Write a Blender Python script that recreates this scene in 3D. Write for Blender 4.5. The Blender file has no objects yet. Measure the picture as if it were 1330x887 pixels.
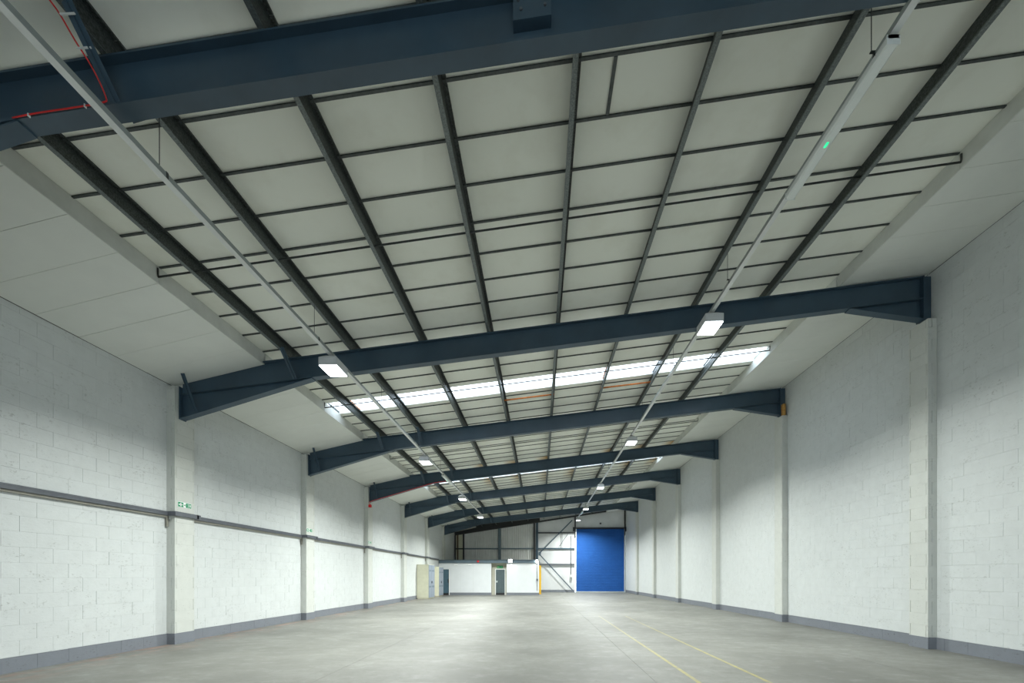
import bpy, math, random
from mathutils import Vector, Matrix
random.seed(7)
S = bpy.context.scene
COL = S.collection

# ------------------------------------------------------------------ camera
cam_d = bpy.data.cameras.new('camera')
cam = bpy.data.objects.new('camera', cam_d); COL.objects.link(cam)
cam.location = (0, 0, 1.44)
cam.rotation_euler = (math.radians(90), 0, math.radians(2.0798))
cam_d.sensor_fit = 'HORIZONTAL'; cam_d.sensor_width = 36.0
cam_d.lens = 528.66 * 36.0 / 1330.0
cam_d.shift_x = (665.0 - 681.9) / 1330.0
cam_d.shift_y = (748.9 - 443.5) / 1330.0
cam_d.clip_start = 0.05; cam_d.clip_end = 300
S.camera = cam

# ------------------------------------------------------------------ sky, exposure
W = bpy.data.worlds.new('overcast_sky'); S.world = W; W.use_nodes = True
W.node_tree.nodes['Background'].inputs[0].default_value = (0.80, 0.91, 1.0, 1)
W.node_tree.nodes['Background'].inputs[1].default_value = 5.5
S.view_settings.view_transform = 'Standard'; S.view_settings.look = 'None'
S.view_settings.gamma = 1.0; S.view_settings.use_curve_mapping = False
S.view_settings.exposure = 0.22
FLOOD_W = 340.0
FLOOD_FAR = 1.34

def area(name, loc, rot, sx, sy, power, color, spread=180):
    l = bpy.data.lights.new(name, 'AREA'); l.shape = 'RECTANGLE'; l.size = sx; l.size_y = sy
    l.energy = power; l.color = color; l.spread = math.radians(spread)
    o = bpy.data.objects.new(name, l); COL.objects.link(o); o.location = loc; o.rotation_euler = rot
    return o

# ------------------------------------------------------------------ measures
M_SL = 0.111
Y2, D = 8.5375, 4.8702
def FY(k): return Y2 + (k - 2) * D
def zb(x): return 6.195 + 0.1085 * x          # underside of the roof beams
def zt(x): return 6.66 + 0.107 * x             # top of the roof beams
def zr(x): return 6.90 + M_SL * x             # underside of the roof boards
XL, XR = -7.92, 7.87                          # wall faces
PL, PR = -7.743, 7.70                         # pilaster faces
YB, YE = -6.1, 37.55                          # back wall, far wall
FXL, FXR = -5.92, 6.08                        # fascias beside the roof boards
PURL = [-5.30, -3.98, -2.50, -1.05, 0.39, 1.82, 3.24, 4.68]
BAT0, BATP = 4.344, 0.59
SKY = [(11.09, 11.80), (20.45, 21.2)]

# ------------------------------------------------------------------ materials
def newmat(name):
    m = bpy.data.materials.new(name); m.use_nodes = True
    nt = m.node_tree; b = nt.nodes['Principled BSDF']
    return m, nt, b
def setin(b, **k):
    for n, v in k.items():
        n = {'base': 'Base Color', 'rough': 'Roughness', 'metal': 'Metallic', 'spec': 'Specular IOR Level',
             'emc': 'Emission Color', 'ems': 'Emission Strength'}[n]
        b.inputs[n].default_value = (*v, 1) if isinstance(v, tuple) else v
def N(nt, t, **k):
    n = nt.nodes.new(t)
    for a, v in k.items(): setattr(n, a, v)
    return n
def pos(nt, scale=(1, 1, 1)):
    g = N(nt, 'ShaderNodeNewGeometry'); mp = N(nt, 'ShaderNodeMapping')
    mp.inputs['Scale'].default_value = scale
    nt.links.new(g.outputs['Position'], mp.inputs['Vector'])
    return mp.outputs['Vector']
def noise(nt, vec, scale, detail=6, rough=0.6):
    n = N(nt, 'ShaderNodeTexNoise'); n.inputs['Scale'].default_value = scale
    n.inputs['Detail'].default_value = detail; n.inputs['Roughness'].default_value = rough
    nt.links.new(vec, n.inputs['Vector']); return n.outputs['Fac']
def ramp(nt, fac, stops):
    r = N(nt, 'ShaderNodeValToRGB'); e = r.color_ramp.elements
    while len(e) < len(stops): e.new(0.5)
    for i, (p, c) in enumerate(stops):
        e[i].position = p; e[i].color = (*c, 1) if isinstance(c, tuple) else (c, c, c, 1)
    nt.links.new(fac, r.inputs['Fac']); return r.outputs['Color']
def mix(nt, fac, a, b, mode='MIX'):
    m = N(nt, 'ShaderNodeMix', data_type='RGBA', blend_type=mode)
    for s, v in ((m.inputs['Factor'], fac), (m.inputs[6], a), (m.inputs[7], b)):
        if hasattr(v, 'is_output'): nt.links.new(v, s)
        else: s.default_value = (*v, 1) if isinstance(v, tuple) else v
    return m.outputs[2]
def math_(nt, op, a, b=0.0):
    m = N(nt, 'ShaderNodeMath', operation=op)
    for s, v in ((m.inputs[0], a), (m.inputs[1], b)):
        if hasattr(v, 'is_output'): nt.links.new(v, s)
        else: s.default_value = v
    return m.outputs[0]
def bump(nt, b, h, strength, dist=0.01):
    n = N(nt, 'ShaderNodeBump'); n.inputs['Strength'].default_value = strength; n.inputs['Distance'].default_value = dist
    nt.links.new(h, n.inputs['Height']); nt.links.new(n.outputs['Normal'], b.inputs['Normal'])
def plain(name, col, rough=0.5, metal=0.0, var=0.08, scale=6.0, spec=0.5):
    m, nt, b = newmat(name); setin(b, rough=rough, metal=metal, spec=spec)
    v = noise(nt, pos(nt), scale, 5)
    lo = tuple(c * (1 - var) for c in col); hi = tuple(min(1, c * (1 + var)) for c in col)
    nt.links.new(ramp(nt, v, [(0.3, lo), (0.7, hi)]), b.inputs['Base Color'])
    return m
def paint_block(name, col, pit=0.55, pit_col=(0.30, 0.31, 0.29)):
    m, nt, b = newmat(name); setin(b, rough=0.62, spec=0.35)
    p = pos(nt)
    big = noise(nt, p, 0.9, 4); mid = noise(nt, p, 5.5, 4)
    ps = pos(nt, (1, 1, 1.7))
    fine = noise(nt, ps, 20.0, 4, 0.65)
    base = ramp(nt, mid, [(0.28, tuple(c * 0.93 for c in col)), (0.7, col)])
    base = mix(nt, ramp(nt, big, [(0.35, 0.22), (0.62, 0.0)]), base, tuple(c * 0.86 for c in col))
    cl = ramp(nt, noise(nt, ps, 2.6, 3), [(0.44, 0.0), (0.62, 1.0)])
    pits = ramp(nt, fine, [(0.57, 0.0), (0.66, 1.0)])
    k = math_(nt, 'MULTIPLY', math_(nt, 'MULTIPLY', cl, pits), pit)
    base = mix(nt, k, base, pit_col)
    nt.links.new(base, b.inputs['Base Color'])
    bump(nt, b, math_(nt, 'SUBTRACT', fine, math_(nt, 'MULTIPLY', k, 1.2)), 0.35, 0.008)
    return m
MAT = {}
MAT['block'] = paint_block('white_painted_block', (0.605, 0.63, 0.62))
MAT['pil'] = paint_block('white_painted_pilaster', (0.575, 0.59, 0.55), 0.5)
MAT['joint'] = plain('painted_mortar', (0.575, 0.595, 0.58), 0.8, 0, 0.06, 12)
MAT['grey_band'] = paint_block('grey_painted_block', (0.19, 0.205, 0.23), 0.7, (0.08, 0.085, 0.09))
MAT['steel'] = plain('dark_blue_steel_paint', (0.036, 0.068, 0.098), 0.42, 0, 0.18, 1.6, 0.5)
MAT['steel2'] = plain('slate_blue_steel_paint', (0.10, 0.145, 0.175), 0.45, 0, 0.12, 2)
MAT['black'] = plain('black_steel', (0.018, 0.02, 0.022), 0.5, 0, 0.2)
MAT['chan'] = plain('trunking_side_grey', (0.30, 0.33, 0.32), 0.45, 0.1, 0.08, 4)
MAT['galv'] = plain('trunking_white', (0.70, 0.72, 0.71), 0.4, 0.0, 0.06, 4)
MAT['silver'] = plain('bare_aluminium', (0.62, 0.66, 0.66), 0.35, 0.6, 0.06)
MAT['housing'] = plain('lamp_housing', (0.55, 0.57, 0.58), 0.45, 0.0, 0.05)
MAT['wall_trunk'] = plain('grey_trunking', (0.105, 0.115, 0.13), 0.42, 0.1, 0.12)
MAT['fascia'] = plain('fascia_board', (0.62, 0.635, 0.60), 0.7, 0, 0.08, 3)
MAT['soffit'] = plain('soffit_board', (0.72, 0.74, 0.70), 0.7, 0, 0.035, 1.3)
MAT['well'] = plain('white_well_board', (0.85, 0.86, 0.85), 0.7, 0, 0.03)
MAT['white'] = plain('white_partition_paint', (0.70, 0.725, 0.735), 0.6, 0, 0.03, 2)
MAT['cream'] = plain('cream_paint', (0.66, 0.65, 0.50), 0.5, 0, 0.05)
MAT['stone'] = plain('beige_lining', (0.46, 0.45, 0.37), 0.7, 0, 0.06)
MAT['locker_face'] = plain('blue_grey_door', (0.20, 0.235, 0.285), 0.4, 0, 0.08)
MAT['teal'] = plain('slate_door_paint', (0.085, 0.12, 0.13), 0.45, 0, 0.1)
MAT['teal2'] = plain('petrol_door_paint', (0.06, 0.12, 0.16), 0.45, 0, 0.1)
MAT['sheet'] = plain('grey_profiled_sheet', (0.62, 0.63, 0.62), 0.5, 0.1, 0.1, 0.8)
MAT['liner'] = plain('white_liner_sheet', (0.62, 0.635, 0.635), 0.55, 0, 0.07, 1.2)
MAT['blue'] = plain('blue_door_slat', (0.018, 0.092, 0.33), 0.65, 0, 0.08, 2.2, 0.15)
MAT['yellow'] = plain('yellow_paint', (0.80, 0.48, 0.015), 0.5, 0, 0.06)
MAT['red'] = plain('red_plastic', (0.62, 0.01, 0.01), 0.4, 0, 0.05)
MAT['green'] = plain('sign_green', (0.0, 0.25, 0.10), 0.4, 0, 0.03)
MAT['signwhite'] = plain('sign_white', (0.85, 0.87, 0.85), 0.4, 0, 0.02)
MAT['tie'] = plain('white_cable_tie', (0.75, 0.77, 0.77), 0.4, 0, 0.02)
MAT['rust'] = plain('rusty_steel', (0.42, 0.13, 0.025), 0.8, 0, 0.35, 14)
MAT['wood'] = plain('orange_timber', (0.42, 0.23, 0.06), 0.8, 0, 0.25, 20)
MAT['rod'] = plain('dark_rod', (0.03, 0.035, 0.035), 0.5, 0.2, 0.2)
MAT['back'] = plain('grey_back_sheeting', (0.30, 0.31, 0.31), 0.6, 0, 0.06)
MAT['brown'] = plain('brown_paint', (0.12, 0.085, 0.045), 0.7, 0, 0.1)
MAT['tan'] = plain('tan_shadow_and_box', (0.22, 0.215, 0.18), 0.6, 0, 0.1)  # drop boxes, and the painted shadow strip under the wall trunking
MAT['tarmac'] = plain('yard_concrete', (0.35, 0.35, 0.33), 0.9, 0, 0.1)

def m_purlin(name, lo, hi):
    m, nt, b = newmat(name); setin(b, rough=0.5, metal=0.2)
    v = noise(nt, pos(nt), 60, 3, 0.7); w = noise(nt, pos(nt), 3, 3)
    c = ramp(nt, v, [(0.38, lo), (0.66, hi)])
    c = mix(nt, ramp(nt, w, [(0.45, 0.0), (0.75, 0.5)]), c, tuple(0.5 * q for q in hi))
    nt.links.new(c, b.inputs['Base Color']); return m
MAT['purlin'] = m_purlin('lit_galvanised_flange', (0.09, 0.11, 0.11), (0.20, 0.225, 0.225))  # lower flange lighter: light from below put into its colour
MAT['purlin_web'] = m_purlin('shaded_galvanised_web', (0.012, 0.016, 0.016), (0.085, 0.10, 0.097))  # speckled web and top flange darkened, their shade painted into the colour
MAT['batten'] = plain('dark_batten', (0.055, 0.066, 0.066), 0.5, 0.2, 0.25, 20)

def m_panel():
    m, nt, b = newmat('roof_lining_board'); setin(b, rough=0.75, spec=0.25)
    p = pos(nt)
    oi = N(nt, 'ShaderNodeObjectInfo')
    base = mix(nt, oi.outputs['Random'], (0.815, 0.835, 0.76), (0.85, 0.865, 0.795))
    d = noise(nt, p, 1.7, 5)
    base = mix(nt, ramp(nt, d, [(0.5, 0.0), (0.8, 0.35)]), base, (0.62, 0.61, 0.51))
    # rust runs beside the purlins, in the two bays past the second rooflight
    sx = N(nt, 'ShaderNodeSeparateXYZ'); g = N(nt, 'ShaderNodeNewGeometry'); nt.links.new(g.outputs['Position'], sx.inputs[0])
    fr = math_(nt, 'FRACT', math_(nt, 'DIVIDE', math_(nt, 'ADD', sx.outputs[0], 12.61), 1.444))
    edge = ramp(nt, fr, [(0.55, 0.0), (0.97, 1.0)])
    ym = N(nt, 'ShaderNodeMapRange'); nt.links.new(sx.outputs[1], ym.inputs[0])
    ym.inputs[1].default_value = 23.6; ym.inputs[2].default_value = 21.3
    y0 = math_(nt, 'GREATER_THAN', sx.outputs[1], 18.6)
    st = ramp(nt, noise(nt, pos(nt, (0.5, 0.35, 1)), 0.55, 4), [(0.40, 0.0), (0.56, 1.0)])
    k = math_(nt, 'MULTIPLY', math_(nt, 'MULTIPLY', edge, st), math_(nt, 'MULTIPLY', ym.outputs[0], y0))
    base = mix(nt, k, base, (0.50, 0.27, 0.04))
    nt.links.new(base, b.inputs['Base Color']); return m
MAT['panel'] = m_panel()

def m_pane():
    m, nt, b = newmat('translucent_rooflight')
    out = nt.nodes['Material Output']
    t = N(nt, 'ShaderNodeBsdfTransparent'); t.inputs[0].default_value = (0.95, 0.97, 1, 1)
    d = N(nt, 'ShaderNodeBsdfTranslucent'); d.inputs[0].default_value = (0.95, 0.96, 0.97, 1)
    x = N(nt, 'ShaderNodeMixShader'); x.inputs[0].default_value = 0.45
    nt.links.new(t.outputs[0], x.inputs[1]); nt.links.new(d.outputs[0], x.inputs[2]); nt.links.new(x.outputs[0], out.inputs[0])
    return m
MAT['pane'] = m_pane()

def floor_color(nt):
    p = pos(nt)
    a = noise(nt, p, 0.55, 6, 0.62); c = noise(nt, pos(nt, (1, 1.6, 1)), 2.6, 8, 0.7); f = noise(nt, p, 30, 3)
    col = ramp(nt, a, [(0.36, (0.10, 0.101, 0.089)), (0.5, (0.146, 0.148, 0.132)), (0.66, (0.192, 0.194, 0.175))])
    col = mix(nt, ramp(nt, c, [(0.36, 0.55), (0.56, 0.0)]), col, (0.15, 0.148, 0.13))
    col = mix(nt, ramp(nt, c, [(0.56, 0.0), (0.76, 0.5)]), col, (0.28, 0.28, 0.258))
    c2 = noise(nt, pos(nt, (1.3, 1, 1)), 7.5, 9, 0.75)
    col = mix(nt, ramp(nt, c2, [(0.38, 0.5), (0.52, 0.0)]), col, (0.115, 0.112, 0.098))
    col = mix(nt, ramp(nt, f, [(0.3, 0.22), (0.62, 0.0)]), col, (0.13,0.13,0.118))
    # reddish sealer left over beside the left wall
    sx = N(nt, 'ShaderNodeSeparateXYZ'); g = N(nt, 'ShaderNodeNewGeometry'); nt.links.new(g.outputs['Position'], sx.inputs[0])
    near = N(nt, 'ShaderNodeMapRange'); nt.links.new(sx.outputs[0], near.inputs[0])
    near.inputs[1].default_value = -6.9; near.inputs[2].default_value = -7.7
    rk = math_(nt, 'MULTIPLY', near.outputs[0], ramp(nt, noise(nt, pos(nt, (3, 0.8, 1)), 1.5, 5), [(0.48, 0.0), (0.62, 0.55)]))
    col = mix(nt, rk, col, (0.30, 0.17, 0.13))
    return col, a, c, f
def m_floor():
    m, nt, b = newmat('worn_concrete'); col, a, c, f = floor_color(nt); setin(b, spec=0.5)
    nt.links.new(col, b.inputs['Base Color'])
    nt.links.new(ramp(nt, c, [(0.3, 0.6), (0.7, 0.45)]), b.inputs['Roughness'])
    bump(nt, b, math_(nt, 'ADD', c, math_(nt, 'MULTIPLY', f, 0.25)), 0.12, 0.01)
    return m
MAT['floor'] = m_floor()
def m_line():
    m, nt, b = newmat('worn_yellow_line'); col, a, c, f = floor_color(nt); setin(b, rough=0.5)
    sx = N(nt, 'ShaderNodeSeparateXYZ'); g = N(nt, 'ShaderNodeNewGeometry'); nt.links.new(g.outputs['Position'], sx.inputs[0])
    yr = N(nt, 'ShaderNodeMapRange'); nt.links.new(sx.outputs[1], yr.inputs[0])
    yr.inputs[1].default_value = 14; yr.inputs[2].default_value = 6.5; yr.inputs[3].default_value = 0.25; yr.inputs[4].default_value = 0.62
    w = ramp(nt, noise(nt, pos(nt), 7, 6, 0.7), [(0.34, 0.25), (0.58, 1.0)])
    nt.links.new(mix(nt, math_(nt, 'MULTIPLY', w, yr.outputs[0]), col, (0.40, 0.34, 0.08)), b.inputs['Base Color'])
    return m
MAT['line'] = m_line()
def m_emit(name, col, s):
    m, nt, b = newmat(name); setin(b, base=col, emc=col, ems=s, rough=0.4); return m
MAT['lens'] = m_emit('lit_led_lens', (0.93, 0.97, 1.0), 9.0)
MAT['led'] = m_emit('green_led', (0.02, 0.75, 0.30), 1.0)
MAT['diffuser'] = plain('unlit_diffuser', (0.74, 0.78, 0.76), 0.35, 0, 0.03)

# ------------------------------------------------------------------ mesh helpers
class MB:
    def __init__(s): s.v = []; s.f = []; s.mi = []
    def box(s, x0, x1, y0, y1, z0, z1, mi=0):
        return s.hexa([(x0, y0, z0), (x1, y0, z0), (x1, y1, z0), (x0, y1, z0), (x0, y0, z1), (x1, y0, z1), (x1, y1, z1), (x0, y1, z1)], mi)
    def hexa(s, p, mi=0):
        n = len(s.v); s.v += [tuple(q) for q in p]
        for f in ((0, 3, 2, 1), (4, 5, 6, 7), (0, 1, 5, 4), (1, 2, 6, 5), (2, 3, 7, 6), (3, 0, 4, 7)):
            s.f.append(tuple(n + i for i in f)); s.mi.append(mi)
        return s
    def slope(s, x0, x1, y0, y1, zfun, t, mi=0):   # box that follows a sloping line in x
        a, b = zfun(x0), zfun(x1)
        return s.hexa([(x0, y0, a), (x1, y0, b), (x1, y1, b), (x0, y1, a), (x0, y0, a + t), (x1, y0, b + t), (x1, y1, b + t), (x0, y1, a + t)], mi)
    def prism(s, pts, y0, y1, mi=0):               # polygon in x,z (counter-clockwise seen from -y) pushed along y
        n = len(s.v); k = len(pts)
        s.v += [(x, y0, z) for x, z in pts] + [(x, y1, z) for x, z in pts]
        s.f.append(tuple(range(n, n + k))); s.f.append(tuple(range(n + 2 * k - 1, n + k - 1, -1))); s.mi += [mi, mi]
        for i in range(k):
            j = (i + 1) % k; s.f.append((n + i, n + k + i, n + k + j, n + j)); s.mi.append(mi)
        return s
    def cham(s, c, size, d, ch, axis, mi=0):
        """block with a chamfered front; c = centre of its front face, size = (width along y, height), d = depth, axis = sign of the front normal along x"""
        cx, cy, cz = c; w, h = size[0] / 2, size[1] / 2; n = len(s.v); sg = axis
        s.v += [(cx - sg * d, cy + a * w, cz + b * h) for a, b in ((-1, -1), (1, -1), (1, 1), (-1, 1))]
        s.v += [(cx - sg * ch, cy + a * w, cz + b * h) for a, b in ((-1, -1), (1, -1), (1, 1), (-1, 1))]
        s.v += [(cx, cy + a * (w - ch), cz + b * (h - ch)) for a, b in ((-1, -1), (1, -1), (1, 1), (-1, 1))]
        fs = [(8, 9, 10, 11)]
        for i in range(4):
            j = (i + 1) % 4; fs += [(i, j, 4 + j, 4 + i), (4 + i, 4 + j, 8 + j, 8 + i)]
        for f in fs:
            f = f if sg > 0 else f[::-1]
            s.f.append(tuple(n + i for i in f)); s.mi.append(mi)
        return s
    def tube(s, pts, r, seg=8, mi=0):
        pts = [Vector(p) for p in pts]; n = len(s.v); m = len(pts)
        for i, p in enumerate(pts):
            t = (pts[min(i + 1, m - 1)] - pts[max(i - 1, 0)]).normalized()
            u = t.cross(Vector((0, 0, 1)));
            if u.length < 1e-3: u = t.cross(Vector((1, 0, 0)))
            u.normalize(); w = u.cross(t)
            for k in range(seg):
                a = 2 * math.pi * k / seg; s.v.append(tuple(p + r * (math.cos(a) * u + math.sin(a) * w)))
        for i in range(m - 1):
            for k in range(seg):
                l = (k + 1) % seg
                s.f.append((n + i * seg + k, n + (i + 1) * seg + k, n + (i + 1) * seg + l, n + i * seg + l)); s.mi.append(mi)
        s.f.append(tuple(n + k for k in range(seg))); s.f.append(tuple(n + (m - 1) * seg + k for k in reversed(range(seg)))); s.mi += [mi, mi]
        return s
    def bar(s, a, b, w, t, up=(0, 0, 1), mi=0):    # rectangular bar between two points
        a, b = Vector(a), Vector(b); d = (b - a).normalized(); u = Vector(up)
        x = d.cross(u).normalized() * w / 2; y = x.normalized().cross(d).normalized() * t / 2
        return s.hexa([a - x - y, a + x - y, b + x - y, b - x - y, a - x + y, a + x + y, b + x + y, b - x + y], mi)
    def mesh(s, name, mats, off=(0, 0, 0)):
        me = bpy.data.meshes.new(name)
        me.from_pydata([(x - off[0], y - off[1], z - off[2]) for x, y, z in s.v], [], s.f)
        for m in (mats if isinstance(mats, (list, tuple)) else [mats]): me.materials.append(MAT[m])
        if isinstance(mats, (list, tuple)): me.polygons.foreach_set('material_index', s.mi)
        me.validate(); me.update(); return me
    def build(s, name, mats, parent=None, origin=None):
        off = origin if origin else (tuple(parent.location) if parent else (0, 0, 0))
        o = bpy.data.objects.new(name, s.mesh(name, mats, off)); COL.objects.link(o)
        if parent:
            o.parent = parent
            if origin: o.location = Vector(origin) - parent.location
        elif origin: o.location = origin
        return o
def fix(o):                                        # outward normals for hand-made solids
    import bmesh
    bm = bmesh.new(); bm.from_mesh(o.data); bmesh.ops.recalc_face_normals(bm, faces=bm.faces); bm.to_mesh(o.data); bm.free(); return o
def smooth(o):
    for p in o.data.polygons: p.use_smooth = len(p.vertices) == 4
    return o
def tag(o, label=None, cat=None, group=None, kind=None):
    if label: o['label'] = label
    if cat: o['category'] = cat
    if group: o['group'] = group
    if kind: o['kind'] = kind
    return o
def empty(name, loc, **k):
    o = bpy.data.objects.new(name, None); COL.objects.link(o); o.location = loc; o.empty_display_size = 0.2
    return tag(o, **k)
def inst(name, me, loc, parent):
    o = bpy.data.objects.new(name, me); COL.objects.link(o); o.parent = parent; o.location = Vector(loc) - parent.location
    return o

# ------------------------------------------------------------------ floor
sub = MB().box(-8.2, 8.2, YB - 0.3, YE + 0.3, -0.3, -0.02).build('floor', 'joint')
tag(sub, 'grey worn concrete floor with faint yellow lines', 'floor', None, 'structure')
JX = [-8.15, -3.1, 1.585, 5.6, 8.15]
for a, b in zip(JX, JX[1:]):
    MB().box(a + 0.002, b - 0.002, YB - 0.25, YE + 0.25, -0.02, 0).build('floor_slab', 'floor', sub)
for x in (2.166, 3.13):
    MB().box(x - 0.03, x + 0.03, 3.0, 15.0, 0.0, 0.0012).build('painted_line', 'line', sub)['label'] = 'worn yellow line painted along the floor'
tag(MB().box(-14, 14, -24, YB - 0.3, -0.35, -0.03).build('ground', 'tarmac'), 'concrete yard outside the rear door', 'ground', None, 'structure')

# ------------------------------------------------------------------ block walls
CH, BL = 0.237, 0.43
B0 = 0.232                                         # top of the painted base course
def make_wall(name, side, ztop_, plx, pil_y, pil_top, label, y_lo, y_hi):
    sg = 1 if side < 0 else -1                     # direction of the room
    face = XL if side < 0 else XR
    w = MB()
    a, b = sorted((face - sg * 0.005, face - sg * 0.22))
    w.box(a, b, YB - 0.2, YE + 0.2, -0.05, ztop_)
    wall = w.build(name, 'joint'); tag(wall, label, 'wall', None, 'structure')
    me_full = None; cache = {}
    items = []
    nrow = int((ztop_ - B0) / CH) + 1
    bays = []
    ks = list(range(0, 9))
    edges = [y_lo] + [y for y in pil_y if y_lo < y < y_hi] + [y_hi]
    p0, p1 = plx
    for i in range(len(edges) - 1):
        u = edges[i] + (p1 if i > 0 else 0); v = edges[i + 1] - (p0 if i < len(edges) - 2 else 0)
        for r in range(nrow):
            z0 = B0 + r * CH; z1 = min(z0 + CH, ztop_)
            if z1 - z0 < 0.06: continue
            ph = 6.346 + (BL / 2 if r % 2 else 0)
            y = ph + math.floor((u - ph) / BL) * BL
            while y < v - 1e-4:
                a, b = max(y, u), min(y + BL, v)
                if b - a > 0.03: items.append((a, b, z0, z1))
                y += BL
    def seen(t):
        yc = (t[0] + t[1]) / 2
        px = 702.5 + (face * 528.66) / yc
        ins = 1 if -40 < px < 1370 and yc > 0 else 0
        return (ins, -yc)
    items.sort(key=seen, reverse=True)
    stuff = MB()
    for n, (a, b, z0, z1) in enumerate(items):
        j = 0.0012
        wd, ht = round(b - a - j, 3), round(z1 - z0 - j, 3)
        off = max(-0.003, random.gauss(0, 0.0012))
        if n < 300:
            key = (wd, ht)
            if key not in cache: cache[key] = MB().cham((0, 0, 0), key, 0.02, 0.0017, sg).mesh('block', 'block')
            inst('block', cache[key], (face + sg * (0.0005 + off), (a + b) / 2, (z0 + z1) / 2), wall)
        else:
            stuff.cham((face + sg * (0.0005 + off), (a + b) / 2, (z0 + z1) / 2), (wd, ht), 0.02, 0.0017, sg)
    tag(stuff.build('far_blocks', 'block', wall), kind='stuff')
    # pilasters: courses of block, every other course split by a joint
    pf = PL if side < 0 else PR
    for yk in pil_y:
        if not (y_lo < yk < y_hi + 3): continue
        pm = MB()
        z = 0.0; r = 0
        while z < pil_top - 0.02:
            z1 = min(B0 if r == 0 else z + CH, pil_top); g = 0.002
            ya, yb_ = yk - p0, yk + p1
            x_in = face - sg * 0.004
            def blk(xa, xb, y0, y1):
                x0, x1 = sorted((xa, xb)); pm.box(x0, x1, y0, y1, z + g / 2, z1 - g / 2)
            d = random.uniform(-0.0015, 0.0015)
            if r % 2:
                xm = pf - sg * 0.075
                for u0, u1 in ((ya, ya + 0.035), (ya + 0.043, yb_ - 0.03), (yb_ - 0.022, yb_)):
                    blk(pf + sg * d, xm + sg * 0.004, u0, u1)
                blk(xm - sg * 0.004, x_in, ya + 0.002, yb_ - 0.002)
            else:
                blk(pf + sg * d, x_in, ya + 0.001, yb_)
            z = z1; r += 1
        pm.box(*sorted((pf - sg * 0.012, face - sg * 0.004)), yk - p0 + 0.010, yk + p1 - 0.006, 0, pil_top - 0.002)
        pm.build('pilaster', 'pil', wall)
    return wall
PILY_L = [FY(k) + 0.03 for k in range(1, 8)]
PILY_R = [FY(k) + 0.03 for k in range(1, 8)]
wl = make_wall('wall_left', -1, 5.62, (0.205, 0.285), PILY_L, 5.50, 'white painted block wall on the left with a grey trunking along it', 2.9, YE)
wr = make_wall('wall_right', 1, 7.58, (0.205, 0.205), PILY_R, 6.57, 'white painted block wall on the right, taller and bare', 2.9, YE)
# upper edge of the walls up to the roof sheet
MB().box(-8.14, -7.93, YB - 0.2, YE + 0.2, 5.62, 6.3).build('upper_course', 'joint', wl)
MB().box(7.88, 8.09, YB - 0.2, YE + 0.2, 7.58, 8.05).build('upper_course', 'joint', wr)
# back wall behind the camera, with a wide open door
wb = MB()
wb.box(-8.2, -2.6, YB - 0.2, YB, 0, 7.9); wb.box(5.0, 8.2, YB - 0.2, YB, 0, 7.9); wb.box(-2.6, 5.0, YB - 0.2, YB, 4.95, 7.9)
tag(wb.build('wall_back', 'back'), 'grey sheeted wall behind the camera around an open door', 'wall', None, 'structure')
# painted grey base course
def baseboard(name, side, pl, p, label):
    sg = 1 if side < 0 else -1; face = XL if side < 0 else XR; pf = PL if side < 0 else PR
    m = MB(); ys = [y for y in pl]
    ed = [2.0] + [y for y in ys] + [31.55 if side < 0 else YE]
    for i in range(len(ed) - 1):
        if ed[i + 1] <= ed[i]: continue
        a = ed[i] + (p[1] if i else 0); b = ed[i + 1] - (p[0] if i + 1 <= len(ys) and ed[i + 1] in ys else 0)
        y = a
        while y < b - 0.01:
            y1 = min(y + BL, b); dd = random.uniform(0.007, 0.0105)
            m.box(*sorted((face - sg * 0.004, face + sg * dd)), y + 0.001, y1 - 0.0015, 0.0, B0 - 0.002 + random.uniform(-0.002, 0.002)); y = y1
    for y in ys:
        if side < 0 and y > 31.5: continue
        m.box(*sorted((face, pf + sg * 0.006)), y - p[0] - 0.006, y + p[1] + 0.004, 0, B0)
    tag(m.build(name, 'grey_band'), label, 'baseboard', None, 'structure')
baseboard('baseboard_left', -1, [y for y in PILY_L if y < 31.5], (0.205, 0.285), 'grey painted base course along the left wall')
baseboard('baseboard_right', 1, PILY_R, (0.205, 0.205), 'grey painted base course along the right wall')

# ------------------------------------------------------------------ roof
roof = MB()
def zroof(x): return 7.16 + M_SL * x
cuts = [YB - 0.3] + [c for s in SKY for c in s] + [YE + 0.3]
for i in range(0, len(cuts), 2):
    roof.slope(-8.2, 8.2, cuts[i], cuts[i + 1], zroof, 0.05)
ceil = roof.build('ceiling', 'well'); tag(ceil, 'sloping roof lining of pale boards, dark battens and purlins', 'ceiling', None, 'structure')
EX = [FXL] + PURL + [FXR]
rows = []
r0 = math.floor((YB - BAT0) / BATP) - 1
for r in range(r0, r0 + 80):
    a, b = BAT0 + r * BATP, BAT0 + (r + 1) * BATP
    a, b = max(a, YB), min(b, YE)
    if b - a < 0.03: continue
    segs = [(a, b)]
    for s0, s1 in SKY:
        nx = []
        for p, q in segs:
            if q <= s0 or p >= s1: nx.append((p, q)); continue
            if p < s0: nx.append((p, s0))
            if q > s1: nx.append((s1, q))
        segs = nx
    rows += [s for s in segs if s[1] - s[0] > 0.02]
cells = []
for (a, b) in rows:
    for i in range(len(EX) - 1): cells.append((a, b, EX[i], EX[i + 1]))
cells.sort(key=lambda c: (0 if c[0] > 2.2 else 1, c[0] if c[0] > 2.2 else -c[0]))
pst = MB(); pc = {}
for n, (a, b, x0, x1) in enumerate(cells):
    g = 0.002
    if n < 300:
        key = (round(b - a, 3), round(x0, 3))
        if key not in pc:
            pc[key] = MB().slope(x0 + g, x1 - g, g, b - a - g, zr, 0.03).mesh('lining_panel', 'panel')
        inst('lining_panel', pc[key], (0, a, random.uniform(-0.001, 0.001)), ceil)
    else:
        pst.slope(x0 + g, x1 - g, a + g, b - g, zr, 0.03)
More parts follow.
